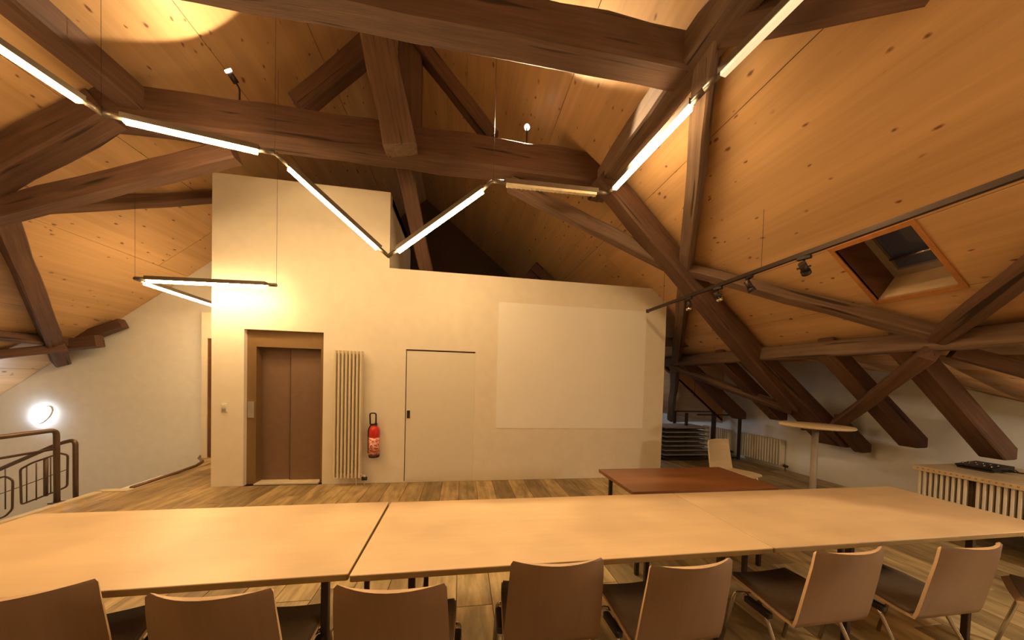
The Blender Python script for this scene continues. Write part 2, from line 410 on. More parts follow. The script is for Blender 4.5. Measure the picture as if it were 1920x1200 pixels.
struct(MB().prism([(4.55, 6.95, zR(4.6)), (KX+.02, 6.95, zR(KX)+.0), (KX+.02, 6.95, 2.18), (4.55, 6.95, 2.2)], (0, .03, 0)).build('wall_cheek', 'pine'))

# ------------------------------------------------------------------ skylight
win = MB()
def rp(x, y, d): return Vector((x, y, zR(x)))-NR*d
x0, x1, y0, y1 = SKX[0], SKX[1], SKY[0], SKY[1]; D = .36
sk = bpy.data.objects.new('window_1', None); COL.objects.link(sk); sk.location = (x0, y0, zR(x0)); struct(sk); sk.matrix_basis = Matrix.Translation((x0, y0, zR(x0)))
def slab(pts, d, name, mat): return MB().prism(pts, d).build(name, mat, sk, world=True)
t = .018
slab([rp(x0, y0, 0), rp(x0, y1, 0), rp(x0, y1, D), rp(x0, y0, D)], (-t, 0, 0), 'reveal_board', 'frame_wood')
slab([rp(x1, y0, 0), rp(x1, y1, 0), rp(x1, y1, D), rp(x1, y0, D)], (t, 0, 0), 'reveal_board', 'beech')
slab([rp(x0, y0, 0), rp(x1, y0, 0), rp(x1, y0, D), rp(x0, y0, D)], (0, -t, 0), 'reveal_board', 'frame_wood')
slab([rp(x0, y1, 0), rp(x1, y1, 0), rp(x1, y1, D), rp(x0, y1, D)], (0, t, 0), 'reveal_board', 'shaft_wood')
e = .035
for q, nm in (((x0-e, x1+e, y0-e, y0), 0), ((x0-e, x1+e, y1, y1+e), 0), ((x0-e, x0, y0, y1), 0), ((x1, x1+e, y0, y1), 0)):
    a, b, c, d = q; MB().loft([[rp(a, c, -.012), rp(b, c, -.012), rp(b, d, -.012), rp(a, d, -.012)], [rp(a, c, .02), rp(b, c, .02), rp(b, d, .02), rp(a, d, .02)]]).build('casing', 'frame_wood', sk, world=True)
g = .06
for q in ((x0, x1, y0, y0+g), (x0, x1, y1-g, y1), (x0, x0+g, y0+g, y1-g), (x1-g, x1, y0+g, y1-g)):
    a, b, c, d = q; MB().loft([[rp(a, c, D-.05), rp(b, c, D-.05), rp(b, d, D-.05), rp(a, d, D-.05)], [rp(a, c, D), rp(b, c, D), rp(b, d, D), rp(a, d, D)]])  .build('sash', 'grey', sk, world=True)
MB().loft([[rp(a, c, d) for a, c in ((x0+g, y0+g), (x1-g, y0+g), (x1-g, y1-g), (x0+g, y1-g))] for d in (D-.02, D-.012)]).build('pane', 'glass', sk, world=True)
MB().tube([rp(x1-.17, y0+g, D-.045), rp(x1-.17, y1-g, D-.045)], .013, 6).build('blind_rail', 'chrome', sk, world=True)

# ------------------------------------------------------------------ timber
def beam(label, p0, p1, w, h, up=(0, 0, 1), mat='old_oak', ext=0.0, rough=.012, name='timber_beam', cat='beam', shift=0):
    p0, p1 = Vector(p0), Vector(p1); d = (p1-p0).normalized(); p0 -= d*ext; p1 += d*ext
    up = Vector(up); up = (up-d*up.dot(d)).normalized(); s = up.cross(d).normalized()
    Ln = (p1-p0).length; n = max(3, int(Ln/.35)); c = min(w, h)*.09; rings = []
    sec = [(-w/2+c, -h/2), (w/2-c, -h/2), (w/2, -h/2+c), (w/2, h/2-c), (w/2-c, h/2), (-w/2+c, h/2), (-w/2, h/2-c), (-w/2, -h/2+c)]
    rnd = random.Random(label)
    for i in range(n+1):
        ox, oz = rnd.uniform(-1, 1)*rough*.6, rnd.uniform(-1, 1)*rough*.6; sc = 1+rnd.uniform(-.04, .04)
        rings.append([(Ln*i/n, a*sc+ox+rnd.uniform(-1, 1)*rough*.25, b*sc+oz+shift+rnd.uniform(-1, 1)*rough*.25) for a, b in sec])
    o = MB().loft(rings).build(name, mat)
    o.matrix_basis = Matrix(((d.x, s.x, up.x, p0.x), (d.y, s.y, up.y, p0.y), (d.z, s.z, up.z, p0.z), (0, 0, 0, 1)))
    return tag(o, label, cat)
R_, L_ = tuple(-NR), tuple(-NL)
TY = 4.15
# truss nearer the white wall
beam('thick dark collar beam spanning the room in front of the white lift wall', (-4.05, TY, 4.455), (1.85, TY, 4.455), .30, .38, mat='old_oak')
beam('principal rafter falling right from the collar beam past the vertical brace', onR(1135, 340, .17), onR(1482, 752, .17), .24, .26, R_, ext=.1)
beam('principal rafter falling left from the collar beam to the left edge', onL(185, 215, .17), onL(-160, 400, .17), .26, .30, L_, ext=.1)
beam('slim knee brace with a pale lower edge rising from the rafter to the collar beam on the right', onY(955, 345, 4.2), onY(1285, 512, 4.2), .15, .17, mat='old_oak_grey')
beam('curved looking knee brace below the left end of the collar beam', onY(440, 287, 4.2), onY(-60, 412, 4.2), .17, .20)
beam('cracked slanting strut standing on the front of the collar beam', onY(752, 282, 3.92), onY(683, -60, 3.92), .35, .20, (0, 1, 0), 'old_oak_grey', rough=.02)
beam('dark upright king post behind the slanting strut', onY(770, 255, 4.36), onY(771, -40, 4.36), .28, .2, (0, 1, 0))
beam('dark brace falling right from the king post to the collar beam', onY(755, 45, 4.3), onY(925, 262, 4.3), .16, .2, (0, 1, 0))
beam('dark brace rising right from the collar beam to the king post', onY(560, 200, 4.5), onY(705, 78, 4.5), .24, .2, (0, 1, 0))
beam('lower strut seen under the collar beam beside the lift shaft top', onY(748, 270, 4.5), onY(799, 508, 5.6), .22, .18, (0, 1, 0))
# truss nearer the camera
beam('thick collar beam crossing the top of the picture', (-4.05, 2.46, 4.30), (1.75, 2.46, 4.30), .24, .30)
# upper purlins
beam('upper purlin running overhead from the collar beam towards the right', (1.80, 4.3, 4.30), (1.80, -1.5, 4.30), .24, .26, mat='old_oak_grey')
beam('upper purlin running overhead from the collar beam towards the top left corner', (-3.5, 4.3, 4.50), (-3.5, -1.5, 4.50), .24, .26)
# lower purlins and braces on the right slope
beam('long lower purlin below the skylight with a grey worn top', (4.50, 6.9, 2.12), (4.50, -.6, 2.12), .19, .19, mat='old_oak_grey')
beam('long near vertical wind brace on the pine slope right of the white wall', onR(1331, 70, .12), onR(1257, 785, .12), .15, .15, R_, 'old_oak_grey', ext=.05)
beam('wind brace from the rafter crossing down to the purlin below the skylight', onR(1293, 506, .12), onR(1752, 628, .12), .13, .13, R_, 'old_oak_grey')
beam('wind brace rising to the right edge from the purlin below the skylight', onR(1762, 632, .12), onR(2010, 440, .12), .15, .15, R_)
beam('wide brace on the pine slope meeting the top edge of the picture', onR(1330, 62, .09), onR(1760, -40, .09), .17, .14, R_)
beam('brace falling left from the purlin crossing in front of the rafter ends', onR(1745, 662, .26), onR(1568, 797, .24), .13, .14, R_)
beam('thin brace falling right from the left end of the lower purlin', onR(1258, 686, .20), onR(1486, 770, .20), .13, .13, R_, 'old_oak_grey')
beam('brace under the eyebrow ceiling at the right edge', (4.62, 2.35, 2.02), (5.5, 1.5, 1.45), .12, .12)
beam('short reddish stub beam projecting from behind the white wall', (3.55, 5.65, 2.45), (4.36, 5.65, 2.45), .16, .16, mat='old_oak')
# cut rafter feet
def foot(label, y, xe, x0=4.43, w=.19):
    zt = lambda x: zR(x)-.03; th = .24
    poly = [(x0, 0, zt(x0)), (xe, 0, zt(xe)), (xe, 0, zt(xe)-.13), (xe-.17, 0, zt(xe)-.135), (x0, 0, 2.03 if w != .12 else zt(x0)-th)]
    b = MB().prism([(a, y-w/2, c) for a, _, c in poly], (0, w, 0))
    p = Vector((x0, y, zt(x0))); d = Vector((1, 0, -B)).normalized(); up = Vector((0, 0, 1)); up = (up-d*up.dot(d)).normalized(); s = up.cross(d)
    mt = Matrix(((d.x, s.x, up.x, p.x), (d.y, s.y, up.y, p.y), (d.z, s.z, up.z, p.z), (0, 0, 0, 1)))
    inv = mt.inverted(); b.v = [inv @ v for v in b.v]
    o = b.build('rafter_foot', 'old_oak'); o.matrix_basis = mt
    m = o.modifiers.new('edge', 'BEVEL'); m.width = .012; m.segments = 1
    return tag(o, label, 'beam', 'cut rafter feet against the white knee wall')
foot('cut rafter foot nearest the right edge above the slatted cabinet', 2.62, 5.96)
foot('cut rafter foot crossed by the falling brace right of the high table', 3.30, 5.98)
foot('broad cut rafter foot ending just behind the high table top', 4.34, 6.22, w=.42)
foot('short cut rafter foot left of the high table', 4.95, 5.80)
foot('farthest cut rafter foot above the rack posts', 5.90, 5.92)
foot('small cut rafter foot showing below the high table top', 4.02, 6.28, 5.7, .12)
# left slope
beam('lower purlin at the left edge ending at the stairwell gable', (-6.78, 6.95, 2.09), (-6.78, 1.0, 2.09), .15, .16, mat='old_oak')
beam('steep wind brace on the left pine slope', onL(5, 405, .12), onL(112, 675, .12), .19, .17, L_, ext=.08)
beam('level dark brace on the left pine slope ending at the lift shaft', onL(8, 391, .10), onL(420, 369, .10), .13, .14, L_)
beam('short timber end rising along the gable roof line', onY(95, 655, 6.86), onY(232, 606, 6.86), .14, .17)
beam('lower short timber end against the gable', onY(60, 652, 6.7), onY(187, 640, 6.7), .15, .2)
beam('lower strut falling to the left edge beside the gable', onY(125, 650, 6.55), onY(-60, 672, 6.0), .13, .14)
# dark roof space behind the low wall
beam('faint dark strut in the roof space above the white wall', onY(1062, 440, 7.6), onY(985, 530, 7.6), .22, .2, (0, 1, 0))
beam('faint dark post in the roof space above the white wall', onY(1055, 435, 7.4), onY(1078, 535, 7.4), .16, .16, (0, 1, 0))
beam('faint dark tie above the roof space behind the white wall', (1.6, 7.5, 4.35), (4.3, 7.5, 2.3), .18, .2)

# ------------------------------------------------------------------ lift, sliding door, screen, gable door
lift = bpy.data.objects.new('door_1', None); COL.objects.link(lift); lift.matrix_basis = Matrix.Translation((-2.555, WY+.1, 0)); struct(lift)
lx0, lx1, lz = LIFT[0], LIFT[1], LIFT[3]
def lp(nm, mt, *b, r=None): 
    m = MB().box(*b) if r is None else MB().rbox(*b, r); return m.build(nm, mt, lift, world=True)
lp('jamb', 'lift_frame', lx0, lx0+.12, WY+.07, WY+.24, 0, lz)
lp('jamb', 'lift_frame', lx1-.06, lx1, WY+.07, WY+.24, 0, lz)
lp('header', 'lift_frame', lx0+.12, lx1-.06, WY+.07, WY+.24, 2.02, lz)
xm = -2.56
lp('door_leaf', 'lift_door', lx0+.10, xm+.02, WY+.22, WY+.245, .01, 2.04)
lp('door_leaf', 'lift_door', xm, lx1-.04, WY+.19, WY+.215, .01, 2.04)
lp('leaf_gap_strip', 'darkmetal', xm-.0015, xm+.0015, WY+.186, WY+.19, .02, 2.02)  # dark strip standing in for the shaded gap between the leaves
lp('sill', 'stone', lx0+.12, lx1-.06, WY+.02, WY+.24, 0, .02)
cp = lp('call_panel', 'grey', lx0+.015, lx0+.1, WY+.055, WY+.07, .98, 1.22, r=.006)
MB().lathe([(.0, 0), (.014, 0), (.014, .006), (0, .008)], 12, (lx0+.06, WY+.055, 1.14), 'Y').build('call_button', 'red', cp, world=False)
lp('back_board', 'black', lx0-.02, lx1+.02, WY+.26, WY+.28, 0, 2.3)

sd = bpy.data.objects.new('door_2', None); COL.objects.link(sd); sd.matrix_basis = Matrix.Translation((-.325, WY+.02, 0)); struct(sd)
MB().box(SLD[0]+.014, SLD[1]-.001, WY+.006, WY+.046, SLD[2]+.004, SLD[3]-.024).build('door_leaf', 'door_white', sd, world=True)
MB().box(SLD[0]-.02, SLD[1]+.02, WY+.1, WY+.12, 0, 2.1).build('pocket', 'lift_frame', sd, world=True)
hd = MB().rbox(SLD[0]+.03, SLD[0]+.075, WY-.012, WY+.006, 1.0, 1.12, .008).build('door_handle', 'darkmetal', sd, world=True)

sc_ = MB()
z0, z1 = .85, 2.875
sc_.rbox(.555, 3.125, WY-.006, WY, z0, z1, .002)
tag(sc_.build('projection_screen', 'screen', org=(1.84, WY, z0)), 'large pale painted projection area on the right half of the white wall', 'screen')

gd = bpy.data.objects.new('door_3', None); COL.objects.link(gd); gd.matrix_basis = Matrix.Translation((-4.4, GY, 0)); struct(gd)
jx0, jx1 = onY(377.5, 700, GY-.16).x, onY(388, 700, GY-.16).x
MB().prism([(jx0, GY-.16, 0), (jx1, GY-.16, 0), (jx1, GY-.16, 2.27), (-3.8, GY-.16, 2.27), (-3.8, GY-.16, 2.75), (jx0, GY-.16, 2.75)], (0, .155, 0)).build('door_frame', 'plaster', gd, world=True)
MB().box(jx1, -3.8, GY-.14, GY-.10, 0.01, 2.27).build('door_leaf', 'shaft_wood', gd, world=True)

# light switch with socket
sw = thing('light_switch', 'small white wall switch left of the lift door', 'switch', onY(421, 766, WY))
MB().rbox(-.04, .04, -.012, 0, -.05, .075, .006).build('cover_plate', 'door_white', sw)
MB().rbox(-.025, .025, -.02, -.012, -.035, .0, .004).build('rocker', 'grey', sw)
MB().rbox(-.025, .025, -.018, -.012, .015, .055, .004).build('rocker', 'door_white', sw)

# ------------------------------------------------------------------ radiators
tr = thing('radiator', 'tall cream column radiator between the lift and the fire extinguisher', 'radiator', (-1.64, WY-.09, 0))
for k in range(8):
    x = -.175+.05*k; b = MB()
    b.rbox(x-.0135, x+.0135, -.068, .052, .125, 2.0, .012)
    for zz in (.165, 1.955): b.tube([(x-.0255, -.005, zz), (x+.0255, -.005, zz)], .018, 8)
    b.build('column', 'radiator', tr)
MB().tube([(.2, 0, .15), (.235, 0, .15), (.235, 0, .0)], .011, 6).tube([(.12, 0, .13), (.12, 0, .0)], .011, 6).build('pipe', 'radiator', tr)
MB().tube([(.2, -.0, .10), (.27, -.0, .10)], .028, 10).build('valve', 'black', tr)
for bx in (-.125, .125):
    for bz in (.3, 1.8): MB().rbox(bx-.025, bx+.025, .04, .088, bz, bz+.04, .004).build('bracket', 'radiator', tr)
def low_rad(label, y0, n):
    t = thing('low_radiator', label, 'radiator', (KX-.10, y0, 0), 0, 'low radiators on the knee wall')
    for k in range(n):
        y = .06*k; b = MB()
        b.rbox(-.06, .06, y-.014, y+.014, .085, .59, .012)
        for zz in (.12, .555): b.tube([(0, y-.0305, zz), (0, y+.0305, zz)], .018, 8)
        b.build('column', 'radiator', t)
    MB().tube([(0, -.05, .12), (0, -.08, .12), (0, -.08, 0)], .012, 6).build('pipe', 'chrome', t)
    MB().tube([(0, -.05, .09), (0, -.12, .09)], .026, 8).build('valve', 'darkmetal', t)
    for by in (.1, .06*n-.2): MB().box(-.02, .098, by, by+.03, .3, .33).build('bracket', 'radiator', t)
low_rad('low cream radiator on the knee wall right of the dark rack post', 5.36, 17)
low_rad('low cream radiator on the knee wall behind the dark rack', 6.62, 14)

# ------------------------------------------------------------------ fire extinguisher
p = onY(701, 857, WY-.09); ex = thing('fire_extinguisher', 'red fire extinguisher hanging on the white wall beside the tall radiator', 'extinguisher', (p.x, WY-.085, p.z))
MB().lathe([(.0, .0), (.072, .0), (.078, .012), (.078, .04), (.0, .04)], 20).build('foot_ring', 'black', ex)
MB().lathe([(.0, .038), (.076, .038), (.076, .40), (.066, .44), (.03, .475), (.0, .48)], 24).build('cylinder', 'red', ex)
MB().lathe([(.0775, .05), (.0775, .30)], 24).build('paper_label', 'ext_label', ex)
MB().rbox(-.05, .035, -.02, .02, .475, .50, .006).build('valve_head', 'black', ex)
MB().tube(arc_path([(-.06, 0, .49), (-.068, 0, .66), (.02, 0, .66), (.02, 0, .5)], .03), .011, 6).build('carry_handle', 'black', ex)
MB().tube(arc_path([(-.045, 0, .49), (-.085, 0, .42), (-.082, 0, .06)], .04), .010, 6).build('hose', 'black', ex)
MB().box(-.02, .02, .06, .085, .2, .5).build('wall_bracket', 'darkmetal', ex)

# ------------------------------------------------------------------ tube fixtures
def fixture(label, a, b, lit=True, mat=None, ext=.0, wire=(0, 1)):
    a, b = Vector(a), Vector(b); d = (b-a).normalized(); Ln = (b-a).length; mid = (a+b)/2
    t = thing('tube_light', label, 'lamp', a, 0, 'pendant tube lights')
    t.matrix_basis = Matrix.Translation(a); t.location = a
    loc = lambda s, h=0, w=0: d*s + Vector((0, 0, 1))*h + side*w
    side = d.cross(Vector((0, 0, 1))).normalized(); up = side.cross(d)
    def bar(s0, s1, w, h0, h1):
        r = []
        for s in (s0, s1): r.append([d*s+side*(-w)+up*h0, d*s+side*w+up*h0, d*s+side*w+up*h1, d*s+side*(-w)+up*h1])
        return MB().loft(r)
    m = .13
    bar(m, Ln-m, .030, .0, .05).build('housing', 'alu', t)
    bar(m+.02, Ln-m-.02, .024, -.028, .001).build('tube', mat or ('tube' if lit else 'louvre'), t)
    for s0, s1 in ((-.0, m), (Ln-m, Ln)):
        MB().tube([d*s0+up*.015, d*s1+up*.015], .024, 8).build('joint_arm', 'alu', t)
    for s in wire:
        if s is None: continue
        p = a+d*(Ln*s); top = min(zR(p.x), CLL+B*p.x)
        MB().tube([p-a+Vector((0, 0, .03)), Vector((p.x-a.x, p.y-a.y, min(top, 6.6)-a.z))], .002, 4).build('suspension_wire', 'darkmetal', t)
    if mat == 'dim' or not lit:
        for k in range(int((Ln-2*m)/.055)):
            bar(m+.03+.055*k, m+.04+.055*k, .026, -.032, -.02).build('louvre_fin', 'louvre', t)
    return t
HZ = 3.9
n1, n2, n3, n4, n5, n6 = onZ(190, 215, HZ), onZ(515, 290, HZ), onZ(728, 483, 3.12), onZ(925, 342, HZ), onZ(1140, 365, HZ), onZ(1322, 170, HZ)
dd = (onZ(1495, -5, HZ)-n6).normalized(); n7 = n6+dd*1.45
de = (onZ(0, 88, HZ)-n1).normalized(); n0 = n1+de*1.45
fixture('lit tube light entering at the upper left edge', n0, n1, wire=(.5, 1))
fixture('lit tube light in front of the collar beam, left one above the lift', n1, n2, wire=(None,))
fixture('lit tube light slanting down right across the lift shaft top', n2, n3, wire=(0,))
fixture('lit tube light slanting up right over the dark roof space', n3, n4, wire=(1,))
fixture('unlit louvred tube light below the collar beam right of the middle', n4, n5, lit=False, wire=(None,))
fixture('lit tube light below the upper right purlin', n5, n6, wire=(0,))
fixture('dim louvred tube light at the top edge right of the purlin', n6, n7, mat=M['dim'], wire=(0,))
n8 = n7+Vector((-1.0, -1.05, 0)); n9 = n0+Vector((.9, -1.1, 0))
fixture('added fill tube light overhead behind the camera, out of view', n7, n8, wire=(1,))  # unseen lamp, added as ambient fill from behind
fixture('added fill tube light behind the camera on the left, out of view', n9, n0, wire=(0,))  # out of frame, added to raise the ambient light on the left
fixture('added fill tube light low on the right behind the camera, out of view', Vector((4.72, .35, 1.80)), Vector((4.72, -1.05, 1.80)), wire=(0, 1), mat=M['fill_tube'])  # added fill that never comes into view, brightens the knee wall
fixture('added fill tube light low on the left behind the camera, out of view', Vector((-4.6, 1.2, 3.2)), Vector((-4.6, -.3, 3.2)), wire=(0, 1))  # extra lamp outside the frame, put in to soften the shadows
fixture('added fill tube light over the rear of the room, out of view', Vector((-.5, -2.2, 3.9)), Vector((.9, -2.2, 3.9)), wire=(0, 1))  # unseen rear lamp, added only for more fill
fixture('added neutral fill tube light hidden in the passage behind the right end of the white wall', Vector((4.0, 7.6, 2.0)), Vector((4.0, 8.9, 2.0)), wire=(0, 1), mat=M['passage_fill_tube'])  # hidden lamp added to brighten the passage and the rack
h0 = Vector((-4.20, 4.86, 2.80)); h1 = Vector((-2.47, 4.72, 2.80)); h2 = Vector((-4.34, 6.75, 2.80))
fixture('low lit tube light just in front of the lift shaft', h0, h1, wire=(0, 1))
fixture('low lit tube light passing behind the lift shaft edge', h0+Vector((0, .0, 0)), h2, wire=(None, 1))

# ------------------------------------------------------------------ small up-lights on the collar beam
def uplight(label, src, axis, energy, cone, blend=.10):
    src = Vector(src); ax = Vector(axis).normalized()
    base = Vector((src.x, 4.10, 4.63)); t = thing('small_spotlight', label, 'lamp', base)
    h = src-base-ax*.03
    MB().lathe([(0, 0), (.035, 0), (.035, .012), (.0, .014)], 14).build('foot_plate', 'darkmetal', t)
    MB().tube(arc_path([(0, 0, .0), (0, 0, h.z-.02), tuple(h-ax*.05)], .03), .009, 6).build('stem', 'darkmetal', t)
    MB().tube([h-ax*.09, h-ax*.03, h+ax*.0], .03, 14).build('lamp_body', 'darkmetal', t)
    MB().tube([h+ax*.0, h+ax*.012, h+ax*.022], .034, 16).build('lamp_lens', 'globe', t)
    ld = bpy.data.lights.new('spot', 'SPOT'); ld.energy = energy; ld.color = (1, .72, .40); ld.spot_size = math.radians(cone); ld.spot_blend = blend; ld.shadow_soft_size = .02
    lo = bpy.data.objects.new('spot_beam', ld); COL.objects.link(lo); lo.parent = t
    lo.location = h+ax*.05; lo.rotation_euler = ax.to_track_quat('-Z', 'Y').to_euler()
uplight('small glowing spotlight on the collar beam at upper left', onY(425, 128, 3.9), (-.308, -.764, .567), SPOT_W, 137)
uplight('small glowing spotlight on the collar beam right of the middle', onY(988, 238, 4.1), (-.216, -.849, -.482), SPOT_W*9, 105)
ps = onY(1172, 228, 3.6); cl = thing('clamp_spotlight', 'tiny dark clamp spotlight on the side of the upper right purlin', 'lamp', ps)
MB().rbox(-.03, .03, -.03, .03, -.03, .03, .006).build('clamp', 'black', cl)
MB().tube([(0, 0, 0), (-.05, -.02, -.05)], .022, 8).build('lamp_head', 'darkmetal', cl)

# ------------------------------------------------------------------ track with four spotlights
TX, TZ = 3.0, 2.82
tk = thing('lighting_track', 'long black lighting track crossing the right pine slope', 'track', (TX, 4.85, TZ))
MB().box(-.018, .018, -6.4, 0, -.012, .028).build('rail', 'darkmetal', tk)
MB().rbox(-.022, .022, 0, .03, -.02, .034, .004).build('end_cap', 'black', tk)
for yy in (-.4, -2.0, -3.9): MB().tube([(0, yy, .02), (0, yy, zR(TX)-TZ)], .002, 5).build('hanger', 'darkmetal', tk)
def track_spot(label, px, py, tilt, rz, lens):
    y = onX(px, py-10, TX).y
    t = thing('track_spotlight', label, 'lamp', (TX, y, TZ-.012), rz, 'spotlights on the black track')
    MB().rbox(-.02, .02, -.05, .05, -.03, 0, .005).build('adapter', 'black', t)
    MB().tube([(0, 0, -.03), (0, 0, -.075)], .008, 6).build('stem', 'chrome', t)
    d = Vector((math.sin(tilt), 0, -math.cos(tilt))); c = Vector((0, 0, -.10))
    MB().tube([c-d*.05, c+d*.035], .028, 12).build('lamp_body', 'darkmetal', t)
    MB().tube([c+d*.035, c+d*.075], .036, 12).build('lamp_ring', lens, t)
    MB().tube([c+Vector((0, -.05, 0)), c+Vector((0, .05, 0))], .008, 6).build('yoke', 'black', t)
track_spot('nearest black track spotlight, left of the skylight', 1508, 492, .9, .3, 'black')
track_spot('second black track spotlight from the skylight', 1405, 530, .5, -.4, 'black')
track_spot('chrome ringed track spotlight in front of the principal rafter', 1346, 556, .7, .2, 'chrome')
track_spot('chrome ringed track spotlight at the far end of the track', 1292, 572, .1, 0, 'chrome')

# ------------------------------------------------------------------ railing round the stairwell
rl = thing('stair_railing', 'bronze grey metal railing along the stairwell edge', 'railing', (-4.8, 4.62, 0))
MB().tube(arc_path([(-4.8, 4.62, .01), (-4.8, 4.62, .885), (-4.8, .8, .885)], .06), .026, 8).build('post', 'railmetal', rl, world=True)
MB().rbox(-4.85, -4.75, 4.57, 4.67, .0, .014, .006).build('foot_plate', 'railmetal', rl, world=True)
MB().tube([(-4.8, 4.62, .66), (-4.8, .8, .66)], .014, 8).build('mid_rail', 'railmetal', rl, world=True)
MB().tube([(-4.8, 2.2, .01), (-4.8, 2.2, .885)], .021, 8).build('post', 'railmetal', rl, world=True)
r2 = thing('stair_handrail', 'metal stair banister with bar panels going down behind the railing', 'railing', (-4.82, 4.85, 0))
def q(x, y): return onY(x, y, 4.85)
MB().tube(arc_path([(-4.83, 4.84, -.15), (-4.83, 4.84, q(138, 824).z), q(112, 831), q(-120, 932)], .07), .024, 8).build('post', 'railmetal', r2, world=True)
MB().tube(arc_path([q(112, 850), q(127, 853), q(126, 912), q(108, 920), q(40, 946), q(38, 880), q(60, 868), q(112, 850)], .03), .011, 6).build('panel_frame', 'railmetal', r2, world=True)
MB().tube(arc_path([q(-100, 925), q(10, 893), q(24, 900), q(23, 955), q(10, 968), q(-100, 1010)], .03), .011, 6).build('panel_frame', 'railmetal', r2, world=True)
for a, b in (((50, 872), (50, 944)), ((68, 868), (68, 938)), ((95, 858), (95, 926)), ((10, 880), (10, 955))):
    MB().tube([q(*a), q(*b)], .006, 6).build('bar', 'railmetal', r2, world=True)
MB().tube([q(86, 860), q(86, 930)], .02, 8).build('post', 'railmetal', r2, world=True)
MB().tube([q(126, 880), q(40, 912), q(-60, 948)], .005, 6).build('cross_bar', 'railmetal', r2, world=True)
st = thing('staircase', 'pale stairs going down in the well below the railing', 'stairs', (-5.2, 5.6, -3))
for k in range(9):
    x1s = EDGE-.08-.30*k; zt = -.18*(k+1)
    MB().box(x1s-.32, x1s, 5.25, 6.35, zt-.18, zt).build('tread', 'plaster_grey', st, world=True)

# wall lamp in the stairwell
gl = onY(82, 778, GY)
wl = thing('wall_lamp', 'oval cool white wall lamp on the gable above the stairs', 'lamp', (gl.x, GY-.0, gl.z))
an = math.radians(52)
def oval(rx, rz_, y):
    return [(rx*math.cos(t)*math.cos(an)-rz_*math.sin(t)*math.sin(an), y, rx*math.cos(t)*math.sin(an)+rz_*math.sin(t)*math.cos(an)) for t in [2*math.pi*k/24 for k in range(24)]]
MB().loft([oval(.185, .09, 0), oval(.185, .09, -.02)]).build('base_plate', 'door_white', wl)
MB().loft([oval(.17, .08, -.018), oval(.165, .075, -.05), oval(.11, .05, -.07)], True).build('shade', 'cool', wl)

# ------------------------------------------------------------------ tables
def table(label, x0, x1, y0, y1, h=.74, rz=0, top='beech', edge='beech_edge', th=.026, group='long row of beech tables', inset=.10):
    cx, cy = (x0+x1)/2, (y0+y1)/2; w, d = (x1-x0)/2, (y1-y0)/2
    t = thing('table', label, 'table', (cx, cy, 0), rz, group)
    b = MB().rbox(-w, w, -d, d, h-.006, h, .006); b.build('tabletop', top, t)
    MB().rbox(-w+.0005, w-.0005, -d+.0005, d-.0005, h-th-.006, h-.006, .006).build('edge_band', edge, t)
    zf = h-th-.006
    f = MB(); i = inset
    f.box(-w+i, w-i, -d+.06, -d+.09, zf-.035, zf); f.box(-w+i, w-i, d-.09, d-.06, zf-.035, zf)
    f.box(-w+i, -w+i+.03, -d+.09, d-.09, zf-.035, zf); f.box(w-i-.03, w-i, -d+.09, d-.09, zf-.035, zf); f.build('underframe', 'darkmetal', t)
    for sx in (-1, 1):
        for sy in (-1, 1):
            x = sx*(w-i-.0); y = sy*(d-.075)
            MB().rbox(x-.016, x+.016, y-.016, y+.016, 0, zf-.035, .004).build('leg', 'darkmetal', t)
    return t
table('beech table at the left end of the row, left of the visible joint', -2.55, -.489, 1.497, 2.35, rz=.008, inset=.12)
table('beech table in the middle of the row, right of the visible joint', -.475, 1.728, 1.49, 2.345, inset=.26)
table('beech table at the right end of the row', 1.734, 3.94, 1.49, 2.345, inset=.62)
table('reddish brown side table behind the beech row', 1.41, 2.81, 2.40, 3.07, top='redwood', edge='redwood', group=None)

# high table
c = Vector((4.14, 3.14, 0)); ht = thing('high_table', 'round high standing table with a pale top and a grey column', 'table', c)
MB().lathe([(0, 1.172), (.325, 1.172), (.337, 1.18), (.337, 1.192), (.33, 1.2), (0, 1.2)], 40).build('tabletop', 'pale_shell', ht)
MB().tube([(0, 0, .04), (0, 0, 1.15)], .032, 14).build('column', 'grey', ht)
MB().box(-.18, .18, -.02, .02, 1.135, 1.172).box(-.02, .02, -.18, .18, 1.14, 1.172).build('top_bracket', 'darkmetal', ht)
MB().lathe([(0, 0), (.30, 0), (.30, .012), (.06, .03), (.04, .05), (0, .05)], 28).build('base_plate', 'grey', ht)

